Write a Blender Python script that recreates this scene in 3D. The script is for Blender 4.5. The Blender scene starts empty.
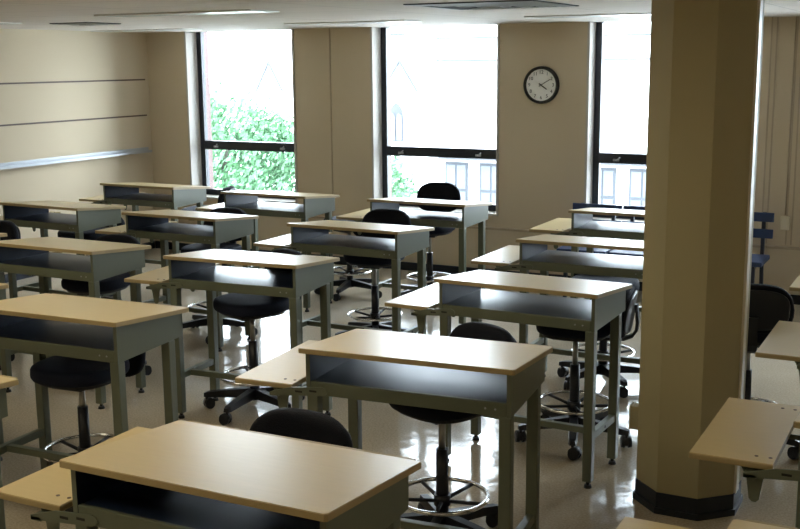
import bpy, bmesh, math, random
from mathutils import Vector, Matrix
random.seed(7)
S = bpy.context.scene
COL = S.collection
PI = math.pi

# ------------------------------------------------------------------ materials
def mat(name, color, rough=0.5, metal=0.0, spec=0.5, noise=None, bump=None, coat=0.0):
    """principled material; noise=(scale, amount, stretch) varies the colour, bump=(scale, strength, detail)"""
    m = bpy.data.materials.new(name); m.use_nodes = True
    nt = m.node_tree; b = nt.nodes['Principled BSDF']
    b.inputs['Base Color'].default_value = (*color, 1)
    b.inputs['Roughness'].default_value = rough
    b.inputs['Metallic'].default_value = metal
    b.inputs['Specular IOR Level'].default_value = spec
    if coat:
        b.inputs['Coat Weight'].default_value = coat
        b.inputs['Coat Roughness'].default_value = 0.1
    tc = nt.nodes.new('ShaderNodeTexCoord')
    if noise:
        sc, amt, st = noise
        mp = nt.nodes.new('ShaderNodeMapping'); mp.inputs['Scale'].default_value = st
        n = nt.nodes.new('ShaderNodeTexNoise'); n.inputs['Scale'].default_value = sc; n.inputs['Detail'].default_value = 4
        mx = nt.nodes.new('ShaderNodeMix'); mx.data_type = 'RGBA'
        mx.inputs['A'].default_value = (*[c * (1 - amt) for c in color], 1)
        mx.inputs['B'].default_value = (*[min(1, c * (1 + amt)) for c in color], 1)
        nt.links.new(tc.outputs['Object'], mp.inputs['Vector'])
        nt.links.new(mp.outputs['Vector'], n.inputs['Vector'])
        nt.links.new(n.outputs['Fac'], mx.inputs['Factor'])
        nt.links.new(mx.outputs['Result'], b.inputs['Base Color'])
    if bump:
        sc, stg, det = bump
        n = nt.nodes.new('ShaderNodeTexNoise'); n.inputs['Scale'].default_value = sc; n.inputs['Detail'].default_value = det
        bp = nt.nodes.new('ShaderNodeBump'); bp.inputs['Strength'].default_value = stg; bp.inputs['Distance'].default_value = 0.02
        nt.links.new(tc.outputs['Object'], n.inputs['Vector'])
        nt.links.new(n.outputs['Fac'], bp.inputs['Height'])
        nt.links.new(bp.outputs['Normal'], b.inputs['Normal'])
    return m

M = {}
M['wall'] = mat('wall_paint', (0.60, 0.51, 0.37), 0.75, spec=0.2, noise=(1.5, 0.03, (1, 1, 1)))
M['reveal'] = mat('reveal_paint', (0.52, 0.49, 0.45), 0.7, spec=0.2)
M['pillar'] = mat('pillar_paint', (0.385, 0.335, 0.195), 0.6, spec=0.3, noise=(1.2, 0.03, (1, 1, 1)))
M['batten'] = mat('batten_paint', (0.46, 0.38, 0.28), 0.6, spec=0.2)
M['raceway'] = mat('raceway_paint', (0.72, 0.66, 0.52), 0.4)
M['strip'] = mat('brown_rail', (0.10, 0.065, 0.05), 0.6)
M['alu'] = mat('aluminium_tray', (0.42, 0.44, 0.47), 0.45, metal=0.4)
M['vinyl'] = mat('navy_vinyl_base', (0.006, 0.010, 0.020), 0.5)
M['frame'] = mat('black_window_frame', (0.010, 0.014, 0.022), 0.4)
M['latch'] = mat('latch_metal', (0.35, 0.35, 0.37), 0.4, metal=0.7)
M['top'] = mat('maple_laminate', (0.555, 0.435, 0.222), 0.32, spec=0.33, noise=(9, 0.06, (1.0, 8, 8)))
M['edge'] = mat('maple_edge_band', (0.36, 0.27, 0.13), 0.4)
M['seam'] = mat('edge_seam', (0.10, 0.07, 0.035), 0.6)
M['metal'] = mat('grey_green_enamel', (0.112, 0.126, 0.086), 0.38, spec=0.5, noise=(30, 0.04, (1, 1, 1)))
M['shelf'] = mat('enamel_in_navy_shade', (0.008, 0.015, 0.036), 0.30, spec=0.36)  # desk enamel with the compartment's blue shade put into its colour
M['slot'] = mat('dark_slot', (0.01, 0.01, 0.01), 0.7)
M['rubber'] = mat('black_rubber', (0.012, 0.012, 0.013), 0.6)
M['fabric'] = mat('black_upholstery', (0.005, 0.006, 0.012), 0.85, spec=0.25, bump=(220, 0.25, 2))
M['fabric_seat'] = mat('navy_upholstery', (0.005, 0.008, 0.022), 0.8, spec=0.3, bump=(220, 0.25, 2))
M['plastic'] = mat('black_plastic', (0.008, 0.009, 0.014), 0.4)
M['chrome'] = mat('chrome', (0.78, 0.79, 0.80), 0.13, metal=1.0)
M['piston'] = mat('piston_steel', (0.45, 0.44, 0.40), 0.3, metal=0.8)
M['blue'] = mat('blue_painted_wood', (0.02, 0.045, 0.13), 0.45)
M['bluedark'] = mat('blue_black_metal', (0.012, 0.02, 0.045), 0.45)
M['ivory'] = mat('ivory_plastic', (0.72, 0.66, 0.50), 0.4)
M['clock_face'] = mat('clock_paper', (0.90, 0.90, 0.88), 0.6)
M['clock_rim'] = mat('clock_rim_black', (0.012, 0.012, 0.012), 0.35)
M['ink'] = mat('black_ink', (0.015, 0.015, 0.015), 0.6)
M['greyink'] = mat('grey_ink', (0.35, 0.35, 0.36), 0.6)
M['lens'] = mat('prismatic_lens', (0.86, 0.88, 0.86), 0.22, spec=0.8, bump=(45, 0.5, 3))
M['vent'] = mat('vent_metal', (0.5, 0.5, 0.47), 0.5)
M['vent_dark'] = mat('vent_throat', (0.03, 0.035, 0.035), 0.7)
M['fixture'] = mat('fixture_frame', (0.72, 0.71, 0.68), 0.5)
M['brick'] = mat('red_brick', (0.085, 0.052, 0.050), 0.85, noise=(14, 0.3, (1, 1, 3)))
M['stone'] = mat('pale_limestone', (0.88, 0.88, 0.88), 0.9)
M['stone2'] = mat('dark_trim_stone', (0.045, 0.048, 0.055), 0.9)  # darker stone of the trim, cornices and window surrounds
M['outglass'] = mat('outside_glass', (0.085, 0.092, 0.105), 0.5, spec=0.2)
M['leaf'] = mat('tree_leaf', (0.046, 0.125, 0.052), 0.6, noise=(1.3, 0.45, (1, 1, 1)))
M['bark'] = mat('tree_bark', (0.035, 0.035, 0.025), 0.9)
M['lawn'] = mat('street_paving', (0.55, 0.56, 0.55), 0.9)

def floor_mat():
    m = bpy.data.materials.new('waxed_terrazzo_floor'); m.use_nodes = True
    nt = m.node_tree; b = nt.nodes['Principled BSDF']; L = nt.links.new
    tc = nt.nodes.new('ShaderNodeTexCoord')
    n1 = nt.nodes.new('ShaderNodeTexNoise'); n1.inputs['Scale'].default_value = 90; n1.inputs['Detail'].default_value = 3
    n2 = nt.nodes.new('ShaderNodeTexNoise'); n2.inputs['Scale'].default_value = 1.7; n2.inputs['Detail'].default_value = 4
    r = nt.nodes.new('ShaderNodeValToRGB'); e = r.color_ramp.elements
    e[0].position = 0.30; e[0].color = (0.37, 0.315, 0.235, 1); e[1].position = 0.72; e[1].color = (0.54, 0.47, 0.37, 1)
    r2 = nt.nodes.new('ShaderNodeValToRGB'); e = r2.color_ramp.elements
    e[0].position = 0.3; e[0].color = (0.86, 0.85, 0.83, 1); e[1].position = 0.7; e[1].color = (1, 1, 1, 1)
    mx = nt.nodes.new('ShaderNodeMix'); mx.data_type = 'RGBA'; mx.blend_type = 'MULTIPLY'; mx.inputs['Factor'].default_value = 1
    L(tc.outputs['Object'], n1.inputs['Vector']); L(tc.outputs['Object'], n2.inputs['Vector'])
    L(n1.outputs['Fac'], r.inputs['Fac']); L(n2.outputs['Fac'], r2.inputs['Fac'])
    L(r.outputs['Color'], mx.inputs['A']); L(r2.outputs['Color'], mx.inputs['B'])
    L(mx.outputs['Result'], b.inputs['Base Color'])
    n3 = nt.nodes.new('ShaderNodeTexNoise'); n3.inputs['Scale'].default_value = 5.5; n3.inputs['Detail'].default_value = 3
    L(tc.outputs['Object'], n3.inputs['Vector'])
    bp = nt.nodes.new('ShaderNodeBump'); bp.inputs['Strength'].default_value = 0.12; bp.inputs['Distance'].default_value = 0.02
    L(n3.outputs['Fac'], bp.inputs['Height']); L(bp.outputs['Normal'], b.inputs['Normal'])
    b.inputs['Roughness'].default_value = 0.11; b.inputs['Specular IOR Level'].default_value = 0.28
    return m
M['floor'] = floor_mat()

def ceil_mat():
    m = bpy.data.materials.new('acoustic_ceiling'); m.use_nodes = True
    nt = m.node_tree; b = nt.nodes['Principled BSDF']; L = nt.links.new
    tc = nt.nodes.new('ShaderNodeTexCoord')
    br = nt.nodes.new('ShaderNodeTexBrick')
    br.offset = 0.0
    br.inputs['Scale'].default_value = 1.0
    br.inputs['Brick Width'].default_value = 1.22; br.inputs['Row Height'].default_value = 0.61
    br.inputs['Mortar Size'].default_value = 0.008
    br.inputs['Color1'].default_value = (0.72, 0.66, 0.605, 1); br.inputs['Color2'].default_value = (0.69, 0.635, 0.58, 1)
    br.inputs['Mortar'].default_value = (0.54, 0.495, 0.45, 1)
    L(tc.outputs['Object'], br.inputs['Vector']); L(br.outputs['Color'], b.inputs['Base Color'])
    n = nt.nodes.new('ShaderNodeTexNoise'); n.inputs['Scale'].default_value = 60; n.inputs['Detail'].default_value = 4
    bp = nt.nodes.new('ShaderNodeBump'); bp.inputs['Strength'].default_value = 0.3; bp.inputs['Distance'].default_value = 0.01
    L(tc.outputs['Object'], n.inputs['Vector']); L(n.outputs['Fac'], bp.inputs['Height']); L(bp.outputs['Normal'], b.inputs['Normal'])
    b.inputs['Roughness'].default_value = 0.8; b.inputs['Specular IOR Level'].default_value = 0.25
    return m
M['ceiling'] = ceil_mat()

def pane_mat():
    m = bpy.data.materials.new('window_glass'); m.use_nodes = True
    nt = m.node_tree; nt.nodes.clear(); L = nt.links.new
    o = nt.nodes.new('ShaderNodeOutputMaterial'); t = nt.nodes.new('ShaderNodeBsdfTransparent')
    t.inputs['Color'].default_value = (0.96, 0.98, 0.98, 1)
    g = nt.nodes.new('ShaderNodeBsdfGlossy'); g.inputs['Roughness'].default_value = 0.02
    mx = nt.nodes.new('ShaderNodeMixShader'); fr = nt.nodes.new('ShaderNodeFresnel'); fr.inputs['IOR'].default_value = 1.3
    L(fr.outputs['Fac'], mx.inputs['Fac']); L(t.outputs['BSDF'], mx.inputs[1]); L(g.outputs['BSDF'], mx.inputs[2])
    L(mx.outputs['Shader'], o.inputs['Surface'])
    return m
M['pane'] = pane_mat()

M['fill_lens'] = mat('fill_light_lens', (0.8, 0.8, 0.75), 0.5)  # glowing lens of the added fill lights
_b = M['fill_lens'].node_tree.nodes['Principled BSDF']
_b.inputs['Emission Color'].default_value = (1.0, 0.89, 0.63, 1); _b.inputs['Emission Strength'].default_value = 1.5

# ------------------------------------------------------------------ mesh helpers
def NB(): return bmesh.new()

def box(bm, x0, x1, y0, y1, z0, z1, mi=0, bev=0.0, mtx=None):
    vs = [bm.verts.new((x, y, z)) for z in (z0, z1) for y in (y0, y1) for x in (x0, x1)]
    fs = []
    for q in ((0, 2, 3, 1), (4, 5, 7, 6), (0, 1, 5, 4), (2, 6, 7, 3), (0, 4, 6, 2), (1, 3, 7, 5)):
        f = bm.faces.new([vs[i] for i in q]); f.material_index = mi; fs.append(f)
    if mtx is not None:
        for v in vs: v.co = mtx @ v.co
    if bev > 0:
        es = list({e for f in fs for e in f.edges})
        r = bmesh.ops.bevel(bm, geom=es, offset=bev, segments=2, affect='EDGES', profile=0.5)
        for f in r['faces']: f.material_index = mi
    return vs

def prism(bm, pts, fn, mi=0):
    """pts: 2-D outline; fn(p, side) -> 3-D point for side 0 and 1"""
    a = [bm.verts.new(fn(p, 0)) for p in pts]; b = [bm.verts.new(fn(p, 1)) for p in pts]
    n = len(pts)
    fs = [bm.faces.new(a[::-1]), bm.faces.new(b)]
    for i in range(n): fs.append(bm.faces.new((a[i], a[(i + 1) % n], b[(i + 1) % n], b[i])))
    for f in fs: f.material_index = mi
    return fs

def cyl(bm, p0, p1, r0, r1=None, n=16, mi=0, caps=True):
    r1 = r0 if r1 is None else r1
    p0, p1 = Vector(p0), Vector(p1); d = (p1 - p0).normalized()
    u = d.orthogonal().normalized(); v = d.cross(u)
    A = [bm.verts.new(p0 + (u * math.cos(2*PI*i/n) + v * math.sin(2*PI*i/n)) * r0) for i in range(n)]
    B = [bm.verts.new(p1 + (u * math.cos(2*PI*i/n) + v * math.sin(2*PI*i/n)) * r1) for i in range(n)]
    for i in range(n):
        f = bm.faces.new((A[i], A[(i+1) % n], B[(i+1) % n], B[i])); f.material_index = mi; f.smooth = True
    if caps:
        f = bm.faces.new(A[::-1]); f.material_index = mi
        f = bm.faces.new(B); f.material_index = mi

def tube(bm, pts, r, n=10, closed=False, mi=0):
    pts = [Vector(p) for p in pts]; k = len(pts); rings = []
    for i, p in enumerate(pts):
        if closed: d = pts[(i+1) % k] - pts[i-1]
        else: d = pts[min(i+1, k-1)] - pts[max(i-1, 0)]
        d.normalize()
        ref = Vector((0, 0, 1)) if abs(d.z) < 0.95 else Vector((1, 0, 0))
        u = d.cross(ref).normalized(); v = d.cross(u)
        rings.append([bm.verts.new(p + (u*math.cos(2*PI*j/n) + v*math.sin(2*PI*j/n))*r) for j in range(n)])
    for i in range(k if closed else k-1):
        A, B = rings[i], rings[(i+1) % k]
        for j in range(n):
            f = bm.faces.new((A[j], A[(j+1) % n], B[(j+1) % n], B[j])); f.smooth = True; f.material_index = mi
    if not closed:
        bm.faces.new(rings[0][::-1]).material_index = mi; bm.faces.new(rings[-1]).material_index = mi

def pad(bm, w, h, th, ex, fn, n=40, mi=0):
    """pillow-shaped pad on a superellipse outline; fn(u, v, t) -> 3-D point"""
    prof = [(1.0, 0.0), (0.995, 0.45), (0.97, 0.75), (0.92, 0.92), (0.8, 1.0), (0.5, 1.04), (0.25, 1.05)]
    rings = []
    for s, t in [(s, -t) for s, t in prof[::-1]] + prof[1:]:
        R = []
        for i in range(n):
            a = 2*PI*i/n; c, d = math.cos(a), math.sin(a)
            u = math.copysign(abs(c)**(2/ex), c)*w/2*s; v = math.copysign(abs(d)**(2/ex), d)*h/2*s
            R.append(bm.verts.new(fn(u, v, t*th/2)))
        rings.append(R)
    for A, B in zip(rings, rings[1:]):
        for i in range(n):
            f = bm.faces.new((A[i], A[(i+1) % n], B[(i+1) % n], B[i])); f.smooth = True; f.material_index = mi
    for R, t in ((rings[0], -1.06), (rings[-1], 1.06)):
        c = bm.verts.new(fn(0, 0, t*th/2))
        for i in range(n):
            f = bm.faces.new((R[(i+1) % n], R[i], c) if t < 0 else (R[i], R[(i+1) % n], c)); f.smooth = True; f.material_index = mi

def obj(name, bm, mats, parent=None, loc=(0, 0, 0), rotz=0.0):
    bmesh.ops.recalc_face_normals(bm, faces=bm.faces)
    me = bpy.data.meshes.new(name); bm.to_mesh(me); bm.free()
    for m in (mats if isinstance(mats, (list, tuple)) else [mats]): me.materials.append(M[m])
    o = bpy.data.objects.new(name, me); COL.objects.link(o)
    o.location = loc; o.rotation_euler = (0, 0, rotz)
    if parent: o.parent = parent
    return o

def tag(o, label, cat, group=None, kind=None):
    o['label'] = label; o['category'] = cat
    if group: o['group'] = group
    if kind: o['kind'] = kind
    return o

def thing(name, label, cat, loc=(0, 0, 0), rotz=0.0, group=None):
    o = bpy.data.objects.new(name, None); COL.objects.link(o); o.empty_display_size = 0.1
    o.location = loc; o.rotation_euler = (0, 0, rotz)
    return tag(o, label, cat, group)

def struct(name, bm, mats, label=None, cat=None, parent=None):
    o = obj(name, bm, mats, parent)
    if parent is None:
        o['kind'] = 'structure'
        if label: o['label'] = label
        if cat: o['category'] = cat
    return o

def dup(root, loc, rotz, label):
    def rec(o, parent):
        c = o.copy(); COL.objects.link(c)
        if parent: c.parent = parent
        for ch in o.children: rec(ch, c)
        return c
    r = rec(root, None); r.location = loc; r.rotation_euler = (0, 0, rotz); r['label'] = label
    return r

# ------------------------------------------------------------------ room shell
XL, XR, YF, YB, ZC = -8.46, 3.2, 10.06, -1.6, 2.49
WIN = [(-7.90, -6.475), (-5.52, -4.12), (-3.215, -1.80), (-0.84, 0.54)]
SILL, DEEP = 0.62, 0.30

bm = NB(); box(bm, XL - .15, XR + .15, YB - .15, YF + DEEP, -0.2, 0.0)
struct('floor', bm, 'floor', 'polished speckled beige floor of the classroom', 'floor')
bm = NB(); box(bm, XL - .15, XR + .15, YB - .15, YF + DEEP, ZC, ZC + 0.2)
struct('ceiling', bm, 'ceiling', 'low pale tiled ceiling', 'ceiling')
bm = NB(); box(bm, XL - .15, XL, YB - .15, YF + DEEP, 0, ZC)
struct('wall_left', bm, 'wall', 'beige wall with two thin rails and a chalk tray, at left', 'wall')
bm = NB(); box(bm, XR, XR + .15, YB - .15, YF + DEEP, 0, ZC)
struct('wall_right', bm, 'wall', 'beige side wall to the right', 'wall')
bm = NB(); box(bm, XL, XR, YB - .15, YB, 0, ZC)
struct('wall_back', bm, 'wall', 'beige wall behind the viewer', 'wall')
# far wall: low wall under the windows and the piers between them
bm = NB()
box(bm, XL, XR, YF, YF + DEEP, 0, SILL)
edges = [XL] + [v for w in WIN for v in w] + [XR]
for i in range(0, len(edges), 2):
    box(bm, edges[i], edges[i+1], YF, YF + DEEP, SILL, ZC)
struct('wall_far', bm, 'wall', 'beige window wall with piers between tall windows', 'wall')
# brick skin outside the far wall
bm = NB(); box(bm, XL - .15, XR, YF + DEEP, YF + DEEP + .11, -1, SILL - .03)
for i in range(0, len(edges), 2):
    box(bm, edges[i] - (.15 if i == 0 else 0), edges[i+1], YF + DEEP, YF + DEEP + .11, SILL - .03, ZC + .2)
struct('wall_outside', bm, 'brick', 'red brick outside face of the window wall', 'wall')
# white reveal lining and trims
for i, (a, b) in enumerate(WIN):
    bm = NB()
    box(bm, a, a + .006, YF - .006, YF + .20, SILL, ZC)
    box(bm, b - .006, b, YF - .006, YF + .20, SILL, ZC)
    box(bm, a - .012, a + .012, YF - .014, YF, SILL, ZC)
    box(bm, b - .012, b + .012, YF - .014, YF, SILL, ZC)
    box(bm, a, b, YF - .02, YF + .20, SILL, SILL + .02)
    struct('trim_%d' % (i + 1), bm, 'reveal')
# vertical battens on the piers
bm = NB()
for x in (-6.02, -1.585, -1.54, -1.375, -1.33, 1.0):
    box(bm, x - .006, x + .006, YF - .008, YF, .52, ZC)
struct('trim_6', bm, 'batten')
# heating enclosure ledge
bm = NB(); box(bm, XL + .02, XR, YF - .035, YF, 0.06, .485); box(bm, XL + .02, XR, YF - .05, YF, .485, .505, mi=1)
struct('trim_7', bm, ['wall', 'batten'])
bm = NB(); box(bm, XL + .02, XR, YF - .05, YF, 0, 0.085)
struct('baseboard_far', bm, 'vinyl')
bm = NB(); box(bm, XL, XL + .015, YB, YF - .05, 0, 0.085)
struct('baseboard_left', bm, 'vinyl')

# windows
for i, (a, b) in enumerate(WIN):
    pass
    w = bpy.data.objects.new('window_%d' % (i + 1), None); COL.objects.link(w)
    w.location = ((a + b) / 2, YF + .215, SILL); w['kind'] = 'structure'
    w['label'] = ['black framed sash window showing green tree, left of all', 'black framed sash window behind the middle rear desk',
                  'black framed sash window partly hidden by the pillar', 'black framed sash window beyond the pillar'][i]
    w['category'] = 'window'
    o = Vector(w.location)
    bm = NB()
    box(bm, a - o.x, a + .068 - o.x, -.03, .03, 0, ZC - SILL)
    box(bm, b - .06 - o.x, b - o.x, -.03, .03, 0, ZC - SILL)
    box(bm, a + .068 - o.x, b - .06 - o.x, -.03, .03, 0, .085)
    box(bm, a + .068 - o.x, b - .06 - o.x, -.03, .03, ZC - SILL - .003, ZC - SILL)
    box(bm, a + .068 - o.x, b - .06 - o.x, -.045, .03, 1.165 - SILL, 1.265 - SILL, bev=.006)
    obj('window_frame', bm, 'frame', w)
    for z0, z1 in ((.085, 1.165 - SILL), (1.265 - SILL, ZC - SILL - .003)):
        bm = NB(); box(bm, a + .068 - o.x, b - .06 - o.x, -.003, .003, z0, z1); obj('pane', bm, 'pane', w)
    for lx in (a + .24, b - .28):
        bm = NB(); z = 1.20 - SILL
        box(bm, lx - o.x - .03, lx - o.x + .03, -.06, -.045, z - .012, z + .012, bev=.004)
        tube(bm, [(lx - o.x, -.06, z), (lx - o.x + .02, -.09, z + .01), (lx - o.x + .05, -.10, z + .03)], .006, 8)
        obj('sash_latch', bm, 'latch', w)

# left wall rails and tray
for nm, lb, z, h, d, m_ in (('wall_rail', 'upper thin brown rail along the left wall', 1.962, .016, .012, 'strip'),
                            ('wall_rail', 'lower thin brown rail along the left wall, above the metal tray', 1.557, .016, .012, 'strip')):
    bm = NB(); box(bm, 0, d, -9.0, 0, -h/2, h/2, bev=.002)
    tag(obj(nm, bm, m_, None, (XL, 9.99, z)), lb, 'rail', 'thin rails on the left wall')
t = thing('chalk_tray', 'long silver metal chalk tray on the left wall', 'tray', (XL + .002, 9.985, 1.17))
bm = NB(); box(bm, 0, .012, -9.0, 0, -.032, .022); obj('back_strip', bm, 'alu', t)
bm = NB(); box(bm, .012, .065, -9.0, 0, -.035, -.025); box(bm, .058, .065, -9.0, 0, -.025, -.008); obj('ledge', bm, 'alu', t)

# octagonal pillar
PX, PY, AP = -1.108, 5.210, .234
def octo(ap):
    R = ap / math.cos(PI/8)
    return [(R*math.cos(PI/8 + k*PI/4), R*math.sin(PI/8 + k*PI/4)) for k in range(8)]
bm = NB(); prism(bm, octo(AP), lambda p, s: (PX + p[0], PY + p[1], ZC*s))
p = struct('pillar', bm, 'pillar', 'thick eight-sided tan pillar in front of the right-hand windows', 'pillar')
bm = NB()
prism(bm, octo(AP + .004), lambda p, s: (PX + p[0], PY + p[1], 0.03 + .075*s)); prism(bm, octo(AP + .014), lambda p, s: (PX + p[0], PY + p[1], .03*s))
obj('skirting', bm, 'vinyl', p)
bm = NB(); box(bm, PX + AP, PX + AP + .012, PY - .085, PY - .02, .105, ZC)
obj('cable_raceway', bm, 'raceway', p)['label'] = 'pale vertical cable cover'

t = thing('junction_box', 'small tan box low on the left side of the pillar', 'electrical box', (PX - AP, PY - .03, .40))
bm = NB(); box(bm, -.05, 0, -.035, .035, -.06, .06, bev=.004); obj('housing', bm, 'pillar', t)
bm = NB(); box(bm, -.054, -.05, -.038, .038, -.063, .063); obj('cover_plate', bm, 'ivory', t)
# ceiling fixtures
def troffer(x, y, label, w=1.22, d=.34, lit=False):
    t = thing('ceiling_light', label, 'ceiling light', (x, y, ZC), 0, 'added unseen fill lights' if lit else 'unlit recessed ceiling lights')
    bm = NB()
    for a in ((-w/2, w/2, -d/2, -d/2 + .025), (-w/2, w/2, d/2 - .025, d/2), (-w/2, -w/2 + .025, -d/2 + .025, d/2 - .025), (w/2 - .025, w/2, -d/2 + .025, d/2 - .025)):
        box(bm, a[0], a[1], a[2], a[3], -.010, 0)
    obj('frame', bm, 'fixture', t)
    bm = NB(); box(bm, -w/2 + .025, w/2 - .025, -d/2 + .025, d/2 - .025, -.009, 0)
    obj('lens', bm, 'fill_lens' if lit else 'lens', t)
troffer(-4.93, 6.28, 'unlit lens ceiling light nearest the viewer, above the left half', 1.35)
troffer(-7.75, 9.22, 'unlit lens ceiling light close to the left corner of the window wall')
troffer(-4.95, 8.66, 'unlit lens ceiling light near the pier between the first two windows')
troffer(-2.62, 8.58, 'unlit lens ceiling light above the clock, left of the pillar')
troffer(-7.75, 6.75, 'unlit lens ceiling light at the left edge, beside the dark vent')
for x, y, lb in ((-5.1, 3.7, 'added fill light over the front desks, near the left wall'), (-2.75, 3.4, 'added fill light over the desk left of the pillar'),
                 (-2.75, 1.1, 'added fill light over the nearest desk'), (-5.1, 1.1, 'added fill light in front of the left wall, beside the viewer'), (1.1, 2.0, 'added fill light over the desks right of the pillar')):
    troffer(x, y, lb, 1.22, .61, True)  # unseen glowing panels added to brighten the front of the room
def diffuser(x, y, s, label):
    t = thing('air_vent', label, 'vent', (x, y, ZC), 0, 'ceiling air vents')
    bm = NB(); box(bm, -s, s, -s, s, -.006, 0); obj('throat', bm, 'vent_dark', t)
    for k, f in enumerate((1.0, .74, .48, .22)):
        bm = NB(); a = s*f; b = a*.80; z0, z1 = -.013 - .002*k, -.006
        for q in range(4):
            r = Matrix.Rotation(q*PI/2, 4, 'Z')
            vs = [bm.verts.new(r @ Vector(c)) for c in ((-a, -a, z1 - .002), (a, -a, z1 - .002), (b, -b, z0), (-b, -b, z0))]
            bm.faces.new(vs)
        bmesh.ops.solidify(bm, geom=bm.faces[:], thickness=.003)
        obj('vane', bm, 'vent', t)
diffuser(-6.85, 7.36, .21, 'dark square ceiling vent at upper left')
diffuser(-2.72, 6.55, .42, 'large dark ceiling vent above the room centre')

# clock
t = thing('wall_clock', 'round black-rimmed wall clock on the pier right of the middle window', 'clock', (-3.672, YF, 1.909))
bm = NB()
N = 64; prof = [(.150, -.004), (.150, -.034), (.158, -.044), (.168, -.044), (.176, -.034), (.178, -.0)]
R = [[bm.verts.new((r*math.cos(2*PI*i/N), y, r*math.sin(2*PI*i/N))) for i in range(N)] for r, y in prof]
for A, B in zip(R, R[1:]):
    for i in range(N): bm.faces.new((A[i], A[(i+1) % N], B[(i+1) % N], B[i])).smooth = True
obj('rim', bm, 'clock_rim', t)
bm = NB(); cyl(bm, (0, 0, 0), (0, -.022, 0), .152, n=64); obj('dial', bm, 'clock_face', t)
DG = None
def text_obj(name, s, size, m, parent, x, z, y):
    cu = bpy.data.curves.new(name, 'FONT'); cu.body = s; cu.size = size; cu.align_x = 'CENTER'; cu.align_y = 'CENTER'; cu.extrude = .0008
    tmp = bpy.data.objects.new(name, cu); COL.objects.link(tmp)
    bpy.context.view_layer.update()
    me = bpy.data.meshes.new_from_object(tmp.evaluated_get(bpy.context.evaluated_depsgraph_get()))
    bpy.data.objects.remove(tmp); me.materials.clear(); me.materials.append(M[m])
    o = bpy.data.objects.new(name, me); COL.objects.link(o); o.parent = parent
    o.location = (x, y, z); o.rotation_euler = (PI/2, 0, 0)
    return o
for h in range(1, 13):
    a = PI/2 - h*PI/6
    text_obj('numeral', str(h), .046, 'ink', t, .120*math.cos(a), .120*math.sin(a), -.0232)
def hand(name, ang, ln, w, y):
    bm = NB(); r = Matrix.Rotation(-(PI/2 - ang), 4, 'Y') if False else None
    d = Vector((math.cos(ang), 0, math.sin(ang))); n = Vector((-d.z, 0, d.x))
    pts = [(-.025, -w), (-.025, w), (ln*.8, w*.8), (ln, 0), (ln*.8, -w*.8)]
    prism(bm, pts, lambda p, s: d*p[0] + n*p[1] + Vector((0, y - .002*s, 0)))
    obj(name, bm, 'ink', t)
hand('hour_hand', PI/2 - (4 + 10/60)*PI/6, .078, .006, -.0255)
hand('minute_hand', PI/2 - 10*PI/30, .122, .0035, -.0285)
bm = NB(); cyl(bm, (0, -.022, 0), (0, -.032, 0), .007); obj('hub', bm, 'ink', t)

# outlet
t = thing('electrical_outlet', 'small ivory wall outlet right of the pillar', 'outlet', (-1.388, YF - .0, .715))
bm = NB(); box(bm, -.038, .038, -.03, 0, -.062, .062, bev=.006); obj('cover_plate', bm, 'ivory', t)
for z in (.028, -.028):
    bm = NB(); cyl(bm, (0, -.0275, z), (0, -.0335, z), .017, n=20); obj('socket', bm, 'raceway', t)
bm = NB(); cyl(bm, (0, -.012, .07), (0, -.012, ZC - .715), .006, n=10); obj('conduit', bm, 'batten', t)

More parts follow.
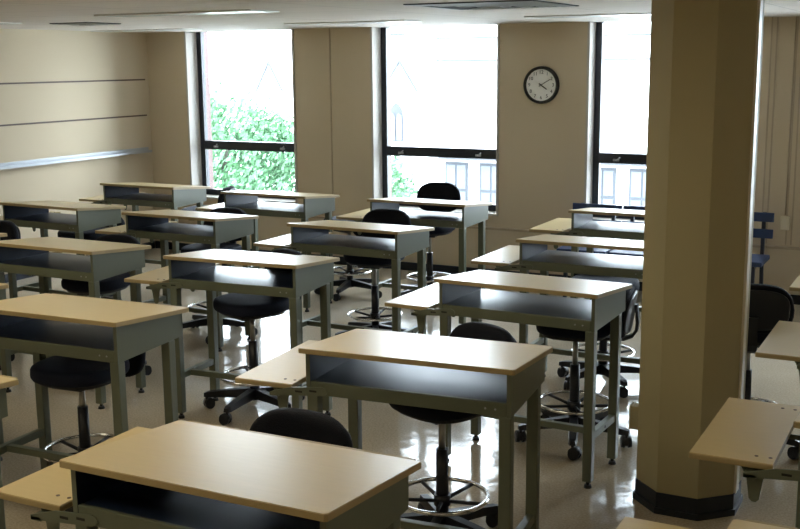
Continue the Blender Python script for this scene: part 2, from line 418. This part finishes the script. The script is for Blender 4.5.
# ------------------------------------------------------------------ desks
TL = -0.0869
def zt(y): return 0.9955 + TL*y          # upper face of the sloping top
HW, HD = 0.452, 0.281
def make_desk():
    t = thing('desk', '', 'desk', group='student desks in rows')
    # sloping top: laminate sheet over an edge band
    bm = NB(); r = .008
    def slab(x, y0, y1, k0, k1, mi):
        out = [(-x + r, y0), (x - r, y0), (x, y0 + r), (x, y1 - r), (x - r, y1), (-x + r, y1), (-x, y1 - r), (-x, y0 + r)]
        prism(bm, out, lambda p, s: (p[0], p[1], zt(p[1]) + (k1 if s else k0)), mi)
    slab(HW, -HD, HD, -.021, -.0025, 1)
    slab(HW - .002, -HD + .002, HD - .002, -.0025, 0, 0)
    obj('desktop', bm, ['top', 'edge'], t)
    bm = NB()
    box(bm, -HW + .03, HW - .03, HD + .004, HD + .018, 0, .018, bev=.002, mtx=Matrix.Translation((0, 0, zt(HD) - .020)))
    obj('back_ledge', bm, 'edge', t)
    # wedge-shaped ends of the open compartment
    for s in (-1, 1):
        bm = NB(); x0, x1 = (.414, .432) if s > 0 else (-.432, -.414)
        out = [(-.251, .822), (.228, .837), (.228, zt(.228) - .0215), (-.251, zt(-.251) - .0215)]
        prism(bm, out, lambda p, q: (x1 if q else x0, p[0], p[1]))
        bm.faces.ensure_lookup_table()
        bm.faces[0 if s > 0 else 1].material_index = 1  # inner face takes the painted-in compartment shade
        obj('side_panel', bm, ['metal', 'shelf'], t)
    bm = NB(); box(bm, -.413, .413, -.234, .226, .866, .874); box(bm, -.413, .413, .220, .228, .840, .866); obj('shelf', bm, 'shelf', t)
    bm = NB(); box(bm, -.413, .413, -.251, -.2345, .822, .878, bev=.003)
    for x in (.33, .37): cyl(bm, (x, -.2505, .850), (x, -.2535, .850), .004, n=10, mi=1)
    obj('front_rail', bm, ['metal', 'latch'], t)
    for sx in (-1, 1):
        for y0, top in ((-.250, .8215), (.130, .833)):
            bm = NB(); a, b = (.383, .431) if sx > 0 else (-.431, -.383)
            box(bm, a, b, y0, y0 + .048, .035, top, bev=.004)
            lg = obj('leg', bm, 'metal', t)
            bm = NB(); c = (a + b)/2; d = y0 + .024
            cyl(bm, (c, d, .016), (c, d, .036), .009, n=12); cyl(bm, (c, d, 0), (c, d, .016), .021, .017, n=16)
            obj('leveling_foot', bm, 'rubber', lg)
        bm = NB(); a, b = (.390, .424) if sx > 0 else (-.424, -.390)
        box(bm, a, b, -.2015, .1295, .247, .285, bev=.003)
        if sx > 0: cyl(bm, (.4245, -.03, .268), (.4255, -.03, .268), .008, n=10, mi=1)
        obj('side_stretcher', bm, ['metal', 'slot'], t)
    bm = NB(); box(bm, -.3895, .3895, -.135, -.100, .249, .283, bev=.003); obj('cross_stretcher', bm, 'metal', t)
    # low side leaf on the left with its two brackets
    lf_x0, lf_x1, lf_y0, lf_y1, lz = -.785, -.512, -.225, .455, .846
    bm = NB()
    box(bm, lf_x0, lf_x1, lf_y0, lf_y1, lz - .022, lz - .0025, mi=1, bev=.003)
    box(bm, lf_x0 + .002, lf_x1 - .002, lf_y0 + .002, lf_y1 - .002, lz - .003, lz, mi=0)
    lf = obj('side_leaf', bm, ['top', 'edge'], t)
    for x, y in ((-.575, -.165), (-.53, -.165), (-.575, .40), (-.53, .40)):
        bm = NB(); cyl(bm, (x, y, lz), (x, y, lz + .0012), .0065, n=12); obj('screw', bm, 'strip', lf)
    for y, fr in ((-.200, True), (.19, False)):
        bm = NB(); top = lz - .0225
        out = [(-.62, top), (-.525, top), (-.545, top - .045), (-.555, top - .115), (-.565, top - .125), (-.578, top - .125), (-.588, top - .115), (-.598, top - .045)]
        prism(bm, out, lambda p, s: (p[0], y + .006*s, p[1]))
        box(bm, -.68, -.525, y, y + .05, top - .004, top)
        if fr:
            bar = [(-.60, .816), (-.345, .816), (-.333, .823), (-.328, .834), (-.333, .845), (-.345, .852), (-.52, .852), (-.545, .822)]
            bar = [(-.60, .800), (-.36, .822), (-.343, .828), (-.336, .840), (-.343, .852), (-.36, .858), (-.50, .845), (-.60, .815)]
            prism(bm, bar, lambda p, s: (p[0], -.2565 + .005*s, p[1]))
            box(bm, -.60, -.56, -.2565, y, .800, .812)
            for x in (-.465, -.40):
                z = .838 if x > -.43 else .830
                box(bm, x - .016, x + .016, -.2575, -.2560, z - .004, z + .004, mi=1)
        else:
            box(bm, -.60, -.4325, y, y + .006, .80, top - .005)
        obj('leaf_bracket', bm, ['metal', 'slot'], t)
    return t

D = [ # x, y, rotation, label
 (-1.831, 2.512, .010, 'largest desk in the photo, in the bottom foreground, a chair back mirrored in its top'),
 (-1.905, 3.915, .082, 'desk left of the pillar base, second from the front in the middle column'),
 (-1.995, 5.380, -.039, 'third desk of the middle column, touching the left edge of the pillar in the photo'),
 (-3.791, 5.377, .068, 'centre-left desk with glaring white shelf and top, a navy seat below'),
 (-3.765, 3.875, .050, 'large dim desk at left with a round black seat under it'),
 (-5.165, 5.276, -.001, 'desk at the left whose near corner stands above the large dim desk'),
 (-6.693, 6.790, -.038, 'desk at the far left, one row before the last, in front of the chalk tray'),
 (-6.929, 8.263, -.020, 'rearmost desk beside the left corner, left of the first window'),
 (-5.325, 6.746, -.016, 'desk directly in front of the rear desk below the green tree window'),
 (-5.435, 8.168, -.022, 'rear desk right in front of the window with the green tree'),
 (-3.816, 6.756, -.018, 'desk just in front of the rear middle desk, a chair back rising behind its top'),
 (-3.971, 8.210, -.018, 'rear desk in front of the middle window, chair back rising above it'),
 (-2.086, 6.779, .0, 'desk whose right end is hidden by the pillar, second from the window'),
 (-2.225, 8.229, .0, 'rear desk beneath the third window, its right end hidden by the pillar'),
 (-3.590, 2.620, .02, 'dim desk cut by the left edge, only a low corner and leg in sight'),
 (-5.030, 3.930, .02, 'desk cut by the left edge, its corner just peeking out behind the large dim desk'),
 (-6.450, 5.262, .0, 'desk cut by the left edge, its top corner crossing a chair back'),
 (-0.020, 2.500, .0, 'desk at the bottom edge right of centre, only its rear corner and leaf visible'),
 (0.025, 3.79, .0, 'desk at right with a wide side leaf overlapping the pillar foot'),
 (0.000, 5.200, .0, 'desk at the right edge whose side leaf covers a black chair back'),
 (-0.075, 6.760, .0, 'farthest desk past the pillar, just a leaf tip at the right edge'),
]
proto = make_desk()
for i, (x, y, a, lb) in enumerate(D):
    if i == 0: proto.location = (x, y, 0); proto.rotation_euler = (0, 0, a); proto['label'] = lb
    else: dup(proto, (x, y, 0), a, lb)

# ------------------------------------------------------------------ drafting chairs
def make_chair():
    t = thing('drafting_chair', '', 'chair', group='black drafting chairs behind the desks')
    bm = NB()
    pad(bm, .45, .43, .075, 2.7, lambda u, v, n: (u, v, .685 + n - .35*max(0, -v - .12)**2*2))
    obj('seat', bm, 'fabric_seat', t)
    bm = NB(); pad(bm, .39, .37, .03, 2.8, lambda u, v, n: (u, v, .642 + n)); box(bm, -.09, .09, -.12, .12, .605, .630, bev=.006)
    obj('seat_pan', bm, 'plastic', t)
    bm = NB()
    pad(bm, .42, .27, .06, 3.0, lambda u, v, n: (u*(1 - .10*max(0, v)/.135), .272 - n - .55*u*u + .12*v, .855 + v))
    b = obj('backrest', bm, 'fabric', t)
    bm = NB(); pad(bm, .37, .22, .018, 3.0, lambda u, v, n: (u, .311 - n - .55*u*u + .12*v, .855 + v)); obj('back_shell', bm, 'plastic', b)
    bm = NB()
    path = [(.03, .618), (.20, .616), (.27, .620), (.315, .640), (.338, .675), (.342, .72), (.335, .78), (.331, .82)]
    rings = []
    for i, (y, z) in enumerate(path):
        a, c = path[max(0, i-1)], path[min(len(path)-1, i+1)]
        d = Vector((c[0] - a[0], c[1] - a[1])).normalized(); n = Vector((-d.y, d.x))*.008
        rings.append([bm.verts.new((sx*.028, y + k*n.x, z + k*n.y)) for sx, k in ((-1, -1), (1, -1), (1, 1), (-1, 1))])
    for A, B in zip(rings, rings[1:]):
        for j in range(4): bm.faces.new((A[j], A[(j+1) % 4], B[(j+1) % 4], B[j]))
    bm.faces.new(rings[0]); bm.faces.new(rings[-1][::-1])
    obj('back_bar', bm, 'plastic', t)
    bm = NB(); cyl(bm, (0, 0, .13), (0, 0, .45), .029, .027, n=20); obj('column', bm, 'plastic', t)
    bm = NB(); cyl(bm, (0, 0, .45), (0, 0, .606), .016, n=16); obj('piston', bm, 'piston', t)
    # chrome foot ring on spokes
    bm = NB(); tube(bm, [(.205*math.cos(2*PI*i/48), .205*math.sin(2*PI*i/48), .225) for i in range(48)], .0105, 10, True)
    rg = obj('foot_ring', bm, 'chrome', t)
    bm = NB(); cyl(bm, (0, 0, .185), (0, 0, .235), .038, n=20)
    for k in range(5):
        a = 2*PI*k/5 + .35
        tube(bm, [(.034*math.cos(a), .034*math.sin(a), .205), (.198*math.cos(a), .198*math.sin(a), .222)], .009, 8)
    obj('ring_spokes', bm, 'plastic', rg)
    # five-star base and casters
    bm = NB(); cyl(bm, (0, 0, .075), (0, 0, .145), .045, .036, n=20)
    for k in range(5):
        r = Matrix.Rotation(2*PI*k/5 + .15, 4, 'Z')
        sec = [(.03, .030, .085, .145), (.17, .027, .085, .130), (.30, .024, .080, .112), (.325, .016, .080, .104)]
        rings = [[bm.verts.new(r @ Vector((x, sy*w, z))) for sy, z in ((-1, z0), (1, z0), (.75, z1), (-.75, z1))] for x, w, z0, z1 in sec]
        for A, B in zip(rings, rings[1:]):
            for j in range(4): bm.faces.new((A[j], A[(j+1) % 4], B[(j+1) % 4], B[j]))
        bm.faces.new(rings[0][::-1]); bm.faces.new(rings[-1])
    obj('star_base', bm, 'plastic', t)
    for k in range(5):
        a = 2*PI*k/5 + .15; c = Vector((.31*math.cos(a), .31*math.sin(a), 0)); b_ = a + 1.1 + k*.9
        d = Vector((math.cos(b_), math.sin(b_), 0)); n = Vector((-d.y, d.x, 0))
        bm = NB(); w = c + d*.014
        for s in (-1, 1):
            cyl(bm, w + n*s*.009 + Vector((0, 0, .032)), w + n*s*.029 + Vector((0, 0, .032)), .032, .029, n=18)
        cyl(bm, c + Vector((0, 0, .045)), c + Vector((0, 0, .092)), .009, n=10)
        cyl(bm, w - n*.025 + Vector((0, 0, .040)), w + n*.025 + Vector((0, 0, .040)), .031, n=14)
        obj('caster', bm, 'plastic', t)
    return t

CH = [ # x, y, heading, backrest shift, seat shift, label
 (-1.935, 2.72, -0.02, 0, 0, 'black chair behind the nearest desk, only its rounded back seen'),
 (-1.985, 4.22, -0.36, -.02, 0, 'black chair at the desk left of the pillar, chrome ring fully seen below'),
 (-1.89, 5.79, -1.42, -.08, 0, 'black chair turned sideways against the left of the pillar, back and bent bar edge-on'),
 (-2.07, 6.93, 0.3, -0.16, 0, 'black chair behind the sideways one by the pillar, only star base and column seen'),
 (-3.86, 5.45, -0.42, 0, 0, 'black chair under the glaring white-topped desk, star base spread beneath a side leaf'),
 (-3.875, 3.98, 0.1, -0.14, -0.04, 'black chair with a large round seat under the big dim desk at left'),
 (-5.30, 5.66, 0.15, -0.02, -0.02, 'black chair between the big dim desk and the left desk behind it, broad seat seen'),
 (-6.82, 7.18, 0, -0.16, 0, 'black chair seat under the far left desk before the chalk tray'),
 (-6.76, 8.76, -1.25, -0.05, 0, 'black chair turned edge-on at the rear corner desk, left of the first window'),
 (-5.27, 6.92, 0.1, 0, 0, 'black chair behind the second desk from the tree window, base casters catching the floor glare'),
 (-5.05, 8.72, -0.3, -0.23, 0, 'black chair between the tree-window desk and the middle window, just base and column seen'),
 (-3.98, 7.25, 0.1, 0.02, 0, 'black chair whose back stands up in front of the rear middle desk'),
 (-4.24, 8.76, 0.12, 0.065, 0, 'black chair whose back stands against the middle window'),
 (-6.47, 5.62, -0.2, 0, 0, 'black chair back at the left edge, behind the cut-off desk corner'),
 (-1.0, 6.1, 3.35, 0.0, 0, 'black chair back just right of the pillar, behind a tan side leaf'),
]
cp = make_chair()
for i, (x, y, a, dz, sz, lb) in enumerate(CH):
    if i == 0: c = cp; c.location = (x, y, 0); c.rotation_euler = (0, 0, a); c['label'] = lb
    else: c = dup(cp, (x, y, 0), a, lb)
for c, row in zip([o for o in COL.objects if o.name.startswith('drafting_chair')], CH):
    for ch in c.children:
        if ch.name.startswith('backrest'): ch.location.z = row[3] + row[4]
        if ch.name.startswith(('seat', 'back_bar', 'piston')): ch.location.z = row[4]

# ------------------------------------------------------------------ blue slat-back chairs along the window wall
def make_blue():
    t = thing('slat_back_chair', '', 'chair', group='blue slat-back chairs along the window wall')
    bm = NB(); box(bm, -.225, .225, -.36, .06, .445, .485, bev=.008); obj('seat', bm, 'blue', t)
    for z, tilt in ((.80, .02), (.66, .0)):
        bm = NB(); box(bm, -.235, .235, .085 + tilt, .103 + tilt, z - .04, z + .04, bev=.005); obj('back_slat', bm, 'blue', t)
    for s in (-1, 1):
        bm = NB(); x = s*.15
        prism(bm, [(.165, .0), (.20, .0), (.132, .47), (.162, .84), (.128, .84), (.100, .47)][:6], lambda p, q: (x - .015 + .03*q, p[0] - (.004 if p[1] > .8 else 0), p[1]))
        obj('rear_leg', bm, 'bluedark', t)
        bm = NB(); prism(bm, [(-.33, 0), (-.30, 0), (-.285, .444), (-.325, .444)], lambda p, q: (x - .015 + .03*q, p[0], p[1])); obj('front_leg', bm, 'bluedark', t)
        bm = NB(); box(bm, x - .012, x + .012, -.285, .10, .415, .444); obj('seat_rail', bm, 'bluedark', t)
    return t
bp_ = make_blue()
for i, (x, y, a, lb) in enumerate([(-2.99, 9.60, 0, 'blue slat-back chair left of the pair behind the rear desk below the third window'),
                                   (-2.515, 9.60, 0, 'blue slat-back chair right of the pair, nearer the pillar below the third window'),
                                   (-1.67, 9.62, 0, 'blue slat-back chair showing just past the right side of the pillar, by the outlet')]):
    if i == 0: bp_.location = (x, y, 0); bp_['label'] = lb
    else: dup(bp_, (x, y, 0), a, lb)

# ------------------------------------------------------------------ outside the windows
bm = NB(); box(bm, -70, 30, 10.7, 80, -5.2, -5.0)
struct('ground_outside', bm, 'lawn', 'pale street level far below the windows', 'ground')

def make_tree(x, y, ztop, rad, n, label):
    t = thing('tree', label, 'tree', (x, y, -5.0), 0, 'leafy trees outside the windows')
    bm = NB(); H = ztop + 5.0
    tube(bm, [(0, 0, 0), (.1, 0, H*.3), (-.05, .1, H*.6), (.1, 0, H*.8)], .09, 8)
    for k in range(7):
        a = k*.9; z = H*(.35 + .05*k)
        tube(bm, [(0, 0, z), (rad*.4*math.cos(a), rad*.4*math.sin(a), z + .7), (rad*.7*math.cos(a), rad*.7*math.sin(a), z + 1.1)], .05, 6)
    obj('trunk', bm, 'bark', t)
    bm = NB(); rnd = random.Random(int(abs(x*100)))
    blobs = []
    for k in range(44):
        a, e = rnd.uniform(0, 2*PI), rnd.uniform(-.9, 1)
        rr = rad*.62
        blobs.append((Vector((rr*math.cos(a)*math.sqrt(1 - e*e*.8), rr*math.sin(a)*math.sqrt(1 - e*e*.8), H - rad*1.15 + e*rad*.85)), rnd.uniform(.25, .45)*rad))
    for k in range(n):
        c, r = blobs[k % len(blobs)]
        v = Vector((rnd.gauss(0, 1), rnd.gauss(0, 1), rnd.gauss(0, 1))).normalized()*r*rnd.uniform(.6, 1.05)
        p = c + v
        d = Vector((rnd.gauss(0, 1), rnd.gauss(0, 1), rnd.gauss(0, .6))).normalized(); u = d.orthogonal().normalized()
        w = d.cross(u); s = rnd.uniform(.05, .10)
        bm.faces.new([bm.verts.new(p + q) for q in (-u*s, w*s*.55, u*s, -w*s*.55)])
    obj('foliage', bm, 'leaf', t)
make_tree(-16.3, 22.0, 1.45, 2.9, 34000, 'leafy green tree filling the lower half of the first window')
make_tree(-16.2, 28.5, -.10, 2.1, 6000, 'leafy green tree at the left side of the middle window')

# church across the street
t = thing('church', 'white stone church with gable and pointed window, far beyond the windows', 'building', (-28.0, 45.0, -5.0))
bm = NB(); box(bm, -12, 6.2, 0, 8, 0, 14); obj('wall', bm, 'stone', t)
def gable(x, z, w, h):
    bm = NB(); k = .07
    for s in (-1, 1):
        prism(bm, [(x, z), (x + s*w, z - h), (x + s*w + s*k*1.2, z - h), (x, z + k*2.2)], lambda p, q: (p[0], -.12*q, p[1]))
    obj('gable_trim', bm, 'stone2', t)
gable(-2.37, 7.04, .72, 1.3); gable(4.75, 7.05, .9, 1.35)
def pointed(x, z0, zs, w, mi, bmx, y0, y1):
    pts = [(x - w, z0), (x + w, z0), (x + w, zs)]
    for k in range(1, 6): a = k/6*PI/3; pts.append((x - w + 2*w*math.cos(a), zs + 2*w*math.sin(a)))
    pts.append((x, zs + 2*w*math.sin(PI/3)))
    for k in range(5, 0, -1): a = k/6*PI/3; pts.append((x + w - 2*w*math.cos(a), zs + 2*w*math.sin(a)))
    pts.append((x - w, zs))
    prism(bmx, pts, lambda p, q: (p[0], y1 if q else y0, p[1]), mi)
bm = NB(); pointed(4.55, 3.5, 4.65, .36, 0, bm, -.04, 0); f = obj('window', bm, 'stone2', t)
bm = NB()
for dx in (-.17, .17): pointed(4.55 + dx, 3.55, 4.55, .135, 0, bm, -.09, -.04)
obj('pane', bm, 'outglass', f)
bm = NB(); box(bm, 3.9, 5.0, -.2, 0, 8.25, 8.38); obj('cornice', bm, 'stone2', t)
# white building nearer on the right
t = thing('white_building', 'white stone building with cornice lines, beyond the second and third windows', 'building', (-16.6, 34.0, -5.0))
bm = NB(); box(bm, 0, 18, 0, 8, 0, 12); obj('wall', bm, 'stone', t)
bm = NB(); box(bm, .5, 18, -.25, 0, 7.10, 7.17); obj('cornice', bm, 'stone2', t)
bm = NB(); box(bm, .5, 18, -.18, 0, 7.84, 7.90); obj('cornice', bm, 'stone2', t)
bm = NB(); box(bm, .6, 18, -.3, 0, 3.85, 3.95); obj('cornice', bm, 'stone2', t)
for k in range(13):
    x = .75 + 1.28*k
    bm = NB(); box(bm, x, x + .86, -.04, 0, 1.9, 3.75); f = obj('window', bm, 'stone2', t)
    bm = NB(); box(bm, x + .08, x + .40, -.07, -.04, 1.95, 2.75); box(bm, x + .46, x + .78, -.07, -.04, 1.95, 2.75)
    box(bm, x + .08, x + .40, -.07, -.04, 2.85, 3.65); box(bm, x + .46, x + .78, -.07, -.04, 2.85, 3.65)
    obj('pane', bm, 'outglass', f)

# ------------------------------------------------------------------ light
w = bpy.data.worlds.new('overcast_sky'); S.world = w; w.use_nodes = True
bg = w.node_tree.nodes['Background']; bg.inputs['Color'].default_value = (0.80, 0.90, 1.0, 1); bg.inputs['Strength'].default_value = 5.0
for i, (a, b) in enumerate(WIN):      # daylight portals: they emit nothing, they only guide sampling to the window openings
    l = bpy.data.lights.new('window_portal', 'AREA'); l.shape = 'RECTANGLE'; l.size = b - a; l.size_y = ZC - SILL
    l.cycles.is_portal = True
    o = bpy.data.objects.new('window_portal', l); COL.objects.link(o)
    o.location = ((a + b)/2, YF + .45, (SILL + ZC)/2); o.rotation_euler = (-PI/2, 0, 0)

# ------------------------------------------------------------------ camera
cam = bpy.data.cameras.new('camera'); cam.sensor_width = 36.0; cam.sensor_fit = 'HORIZONTAL'; cam.lens = 36.0*1097.23/800.0
cam.clip_start = .05; cam.clip_end = 300
co = bpy.data.objects.new('camera', cam); COL.objects.link(co)
yaw, pitch, roll = -0.47837478, 0.18372741, -0.00890977
f = Vector((math.sin(yaw)*math.cos(pitch), math.cos(yaw)*math.cos(pitch), -math.sin(pitch)))
r = Vector((math.cos(yaw), -math.sin(yaw), 0)); u = r.cross(f)
r2 = r*math.cos(roll) + u*math.sin(roll); u2 = -r*math.sin(roll) + u*math.cos(roll)
m4 = Matrix((r2, u2, -f)).transposed().to_4x4(); m4.translation = (0, 0, 2.15)
co.matrix_world = m4
S.camera = co

S.view_settings.view_transform = 'Standard'; S.view_settings.look = 'None'
S.view_settings.exposure = 2.25; S.view_settings.gamma = 1.0; S.view_settings.use_curve_mapping = False
S.cycles.max_bounces = 14; S.cycles.diffuse_bounces = 8; S.cycles.glossy_bounces = 6; S.cycles.transparent_max_bounces = 12
S.cycles.use_denoising = True
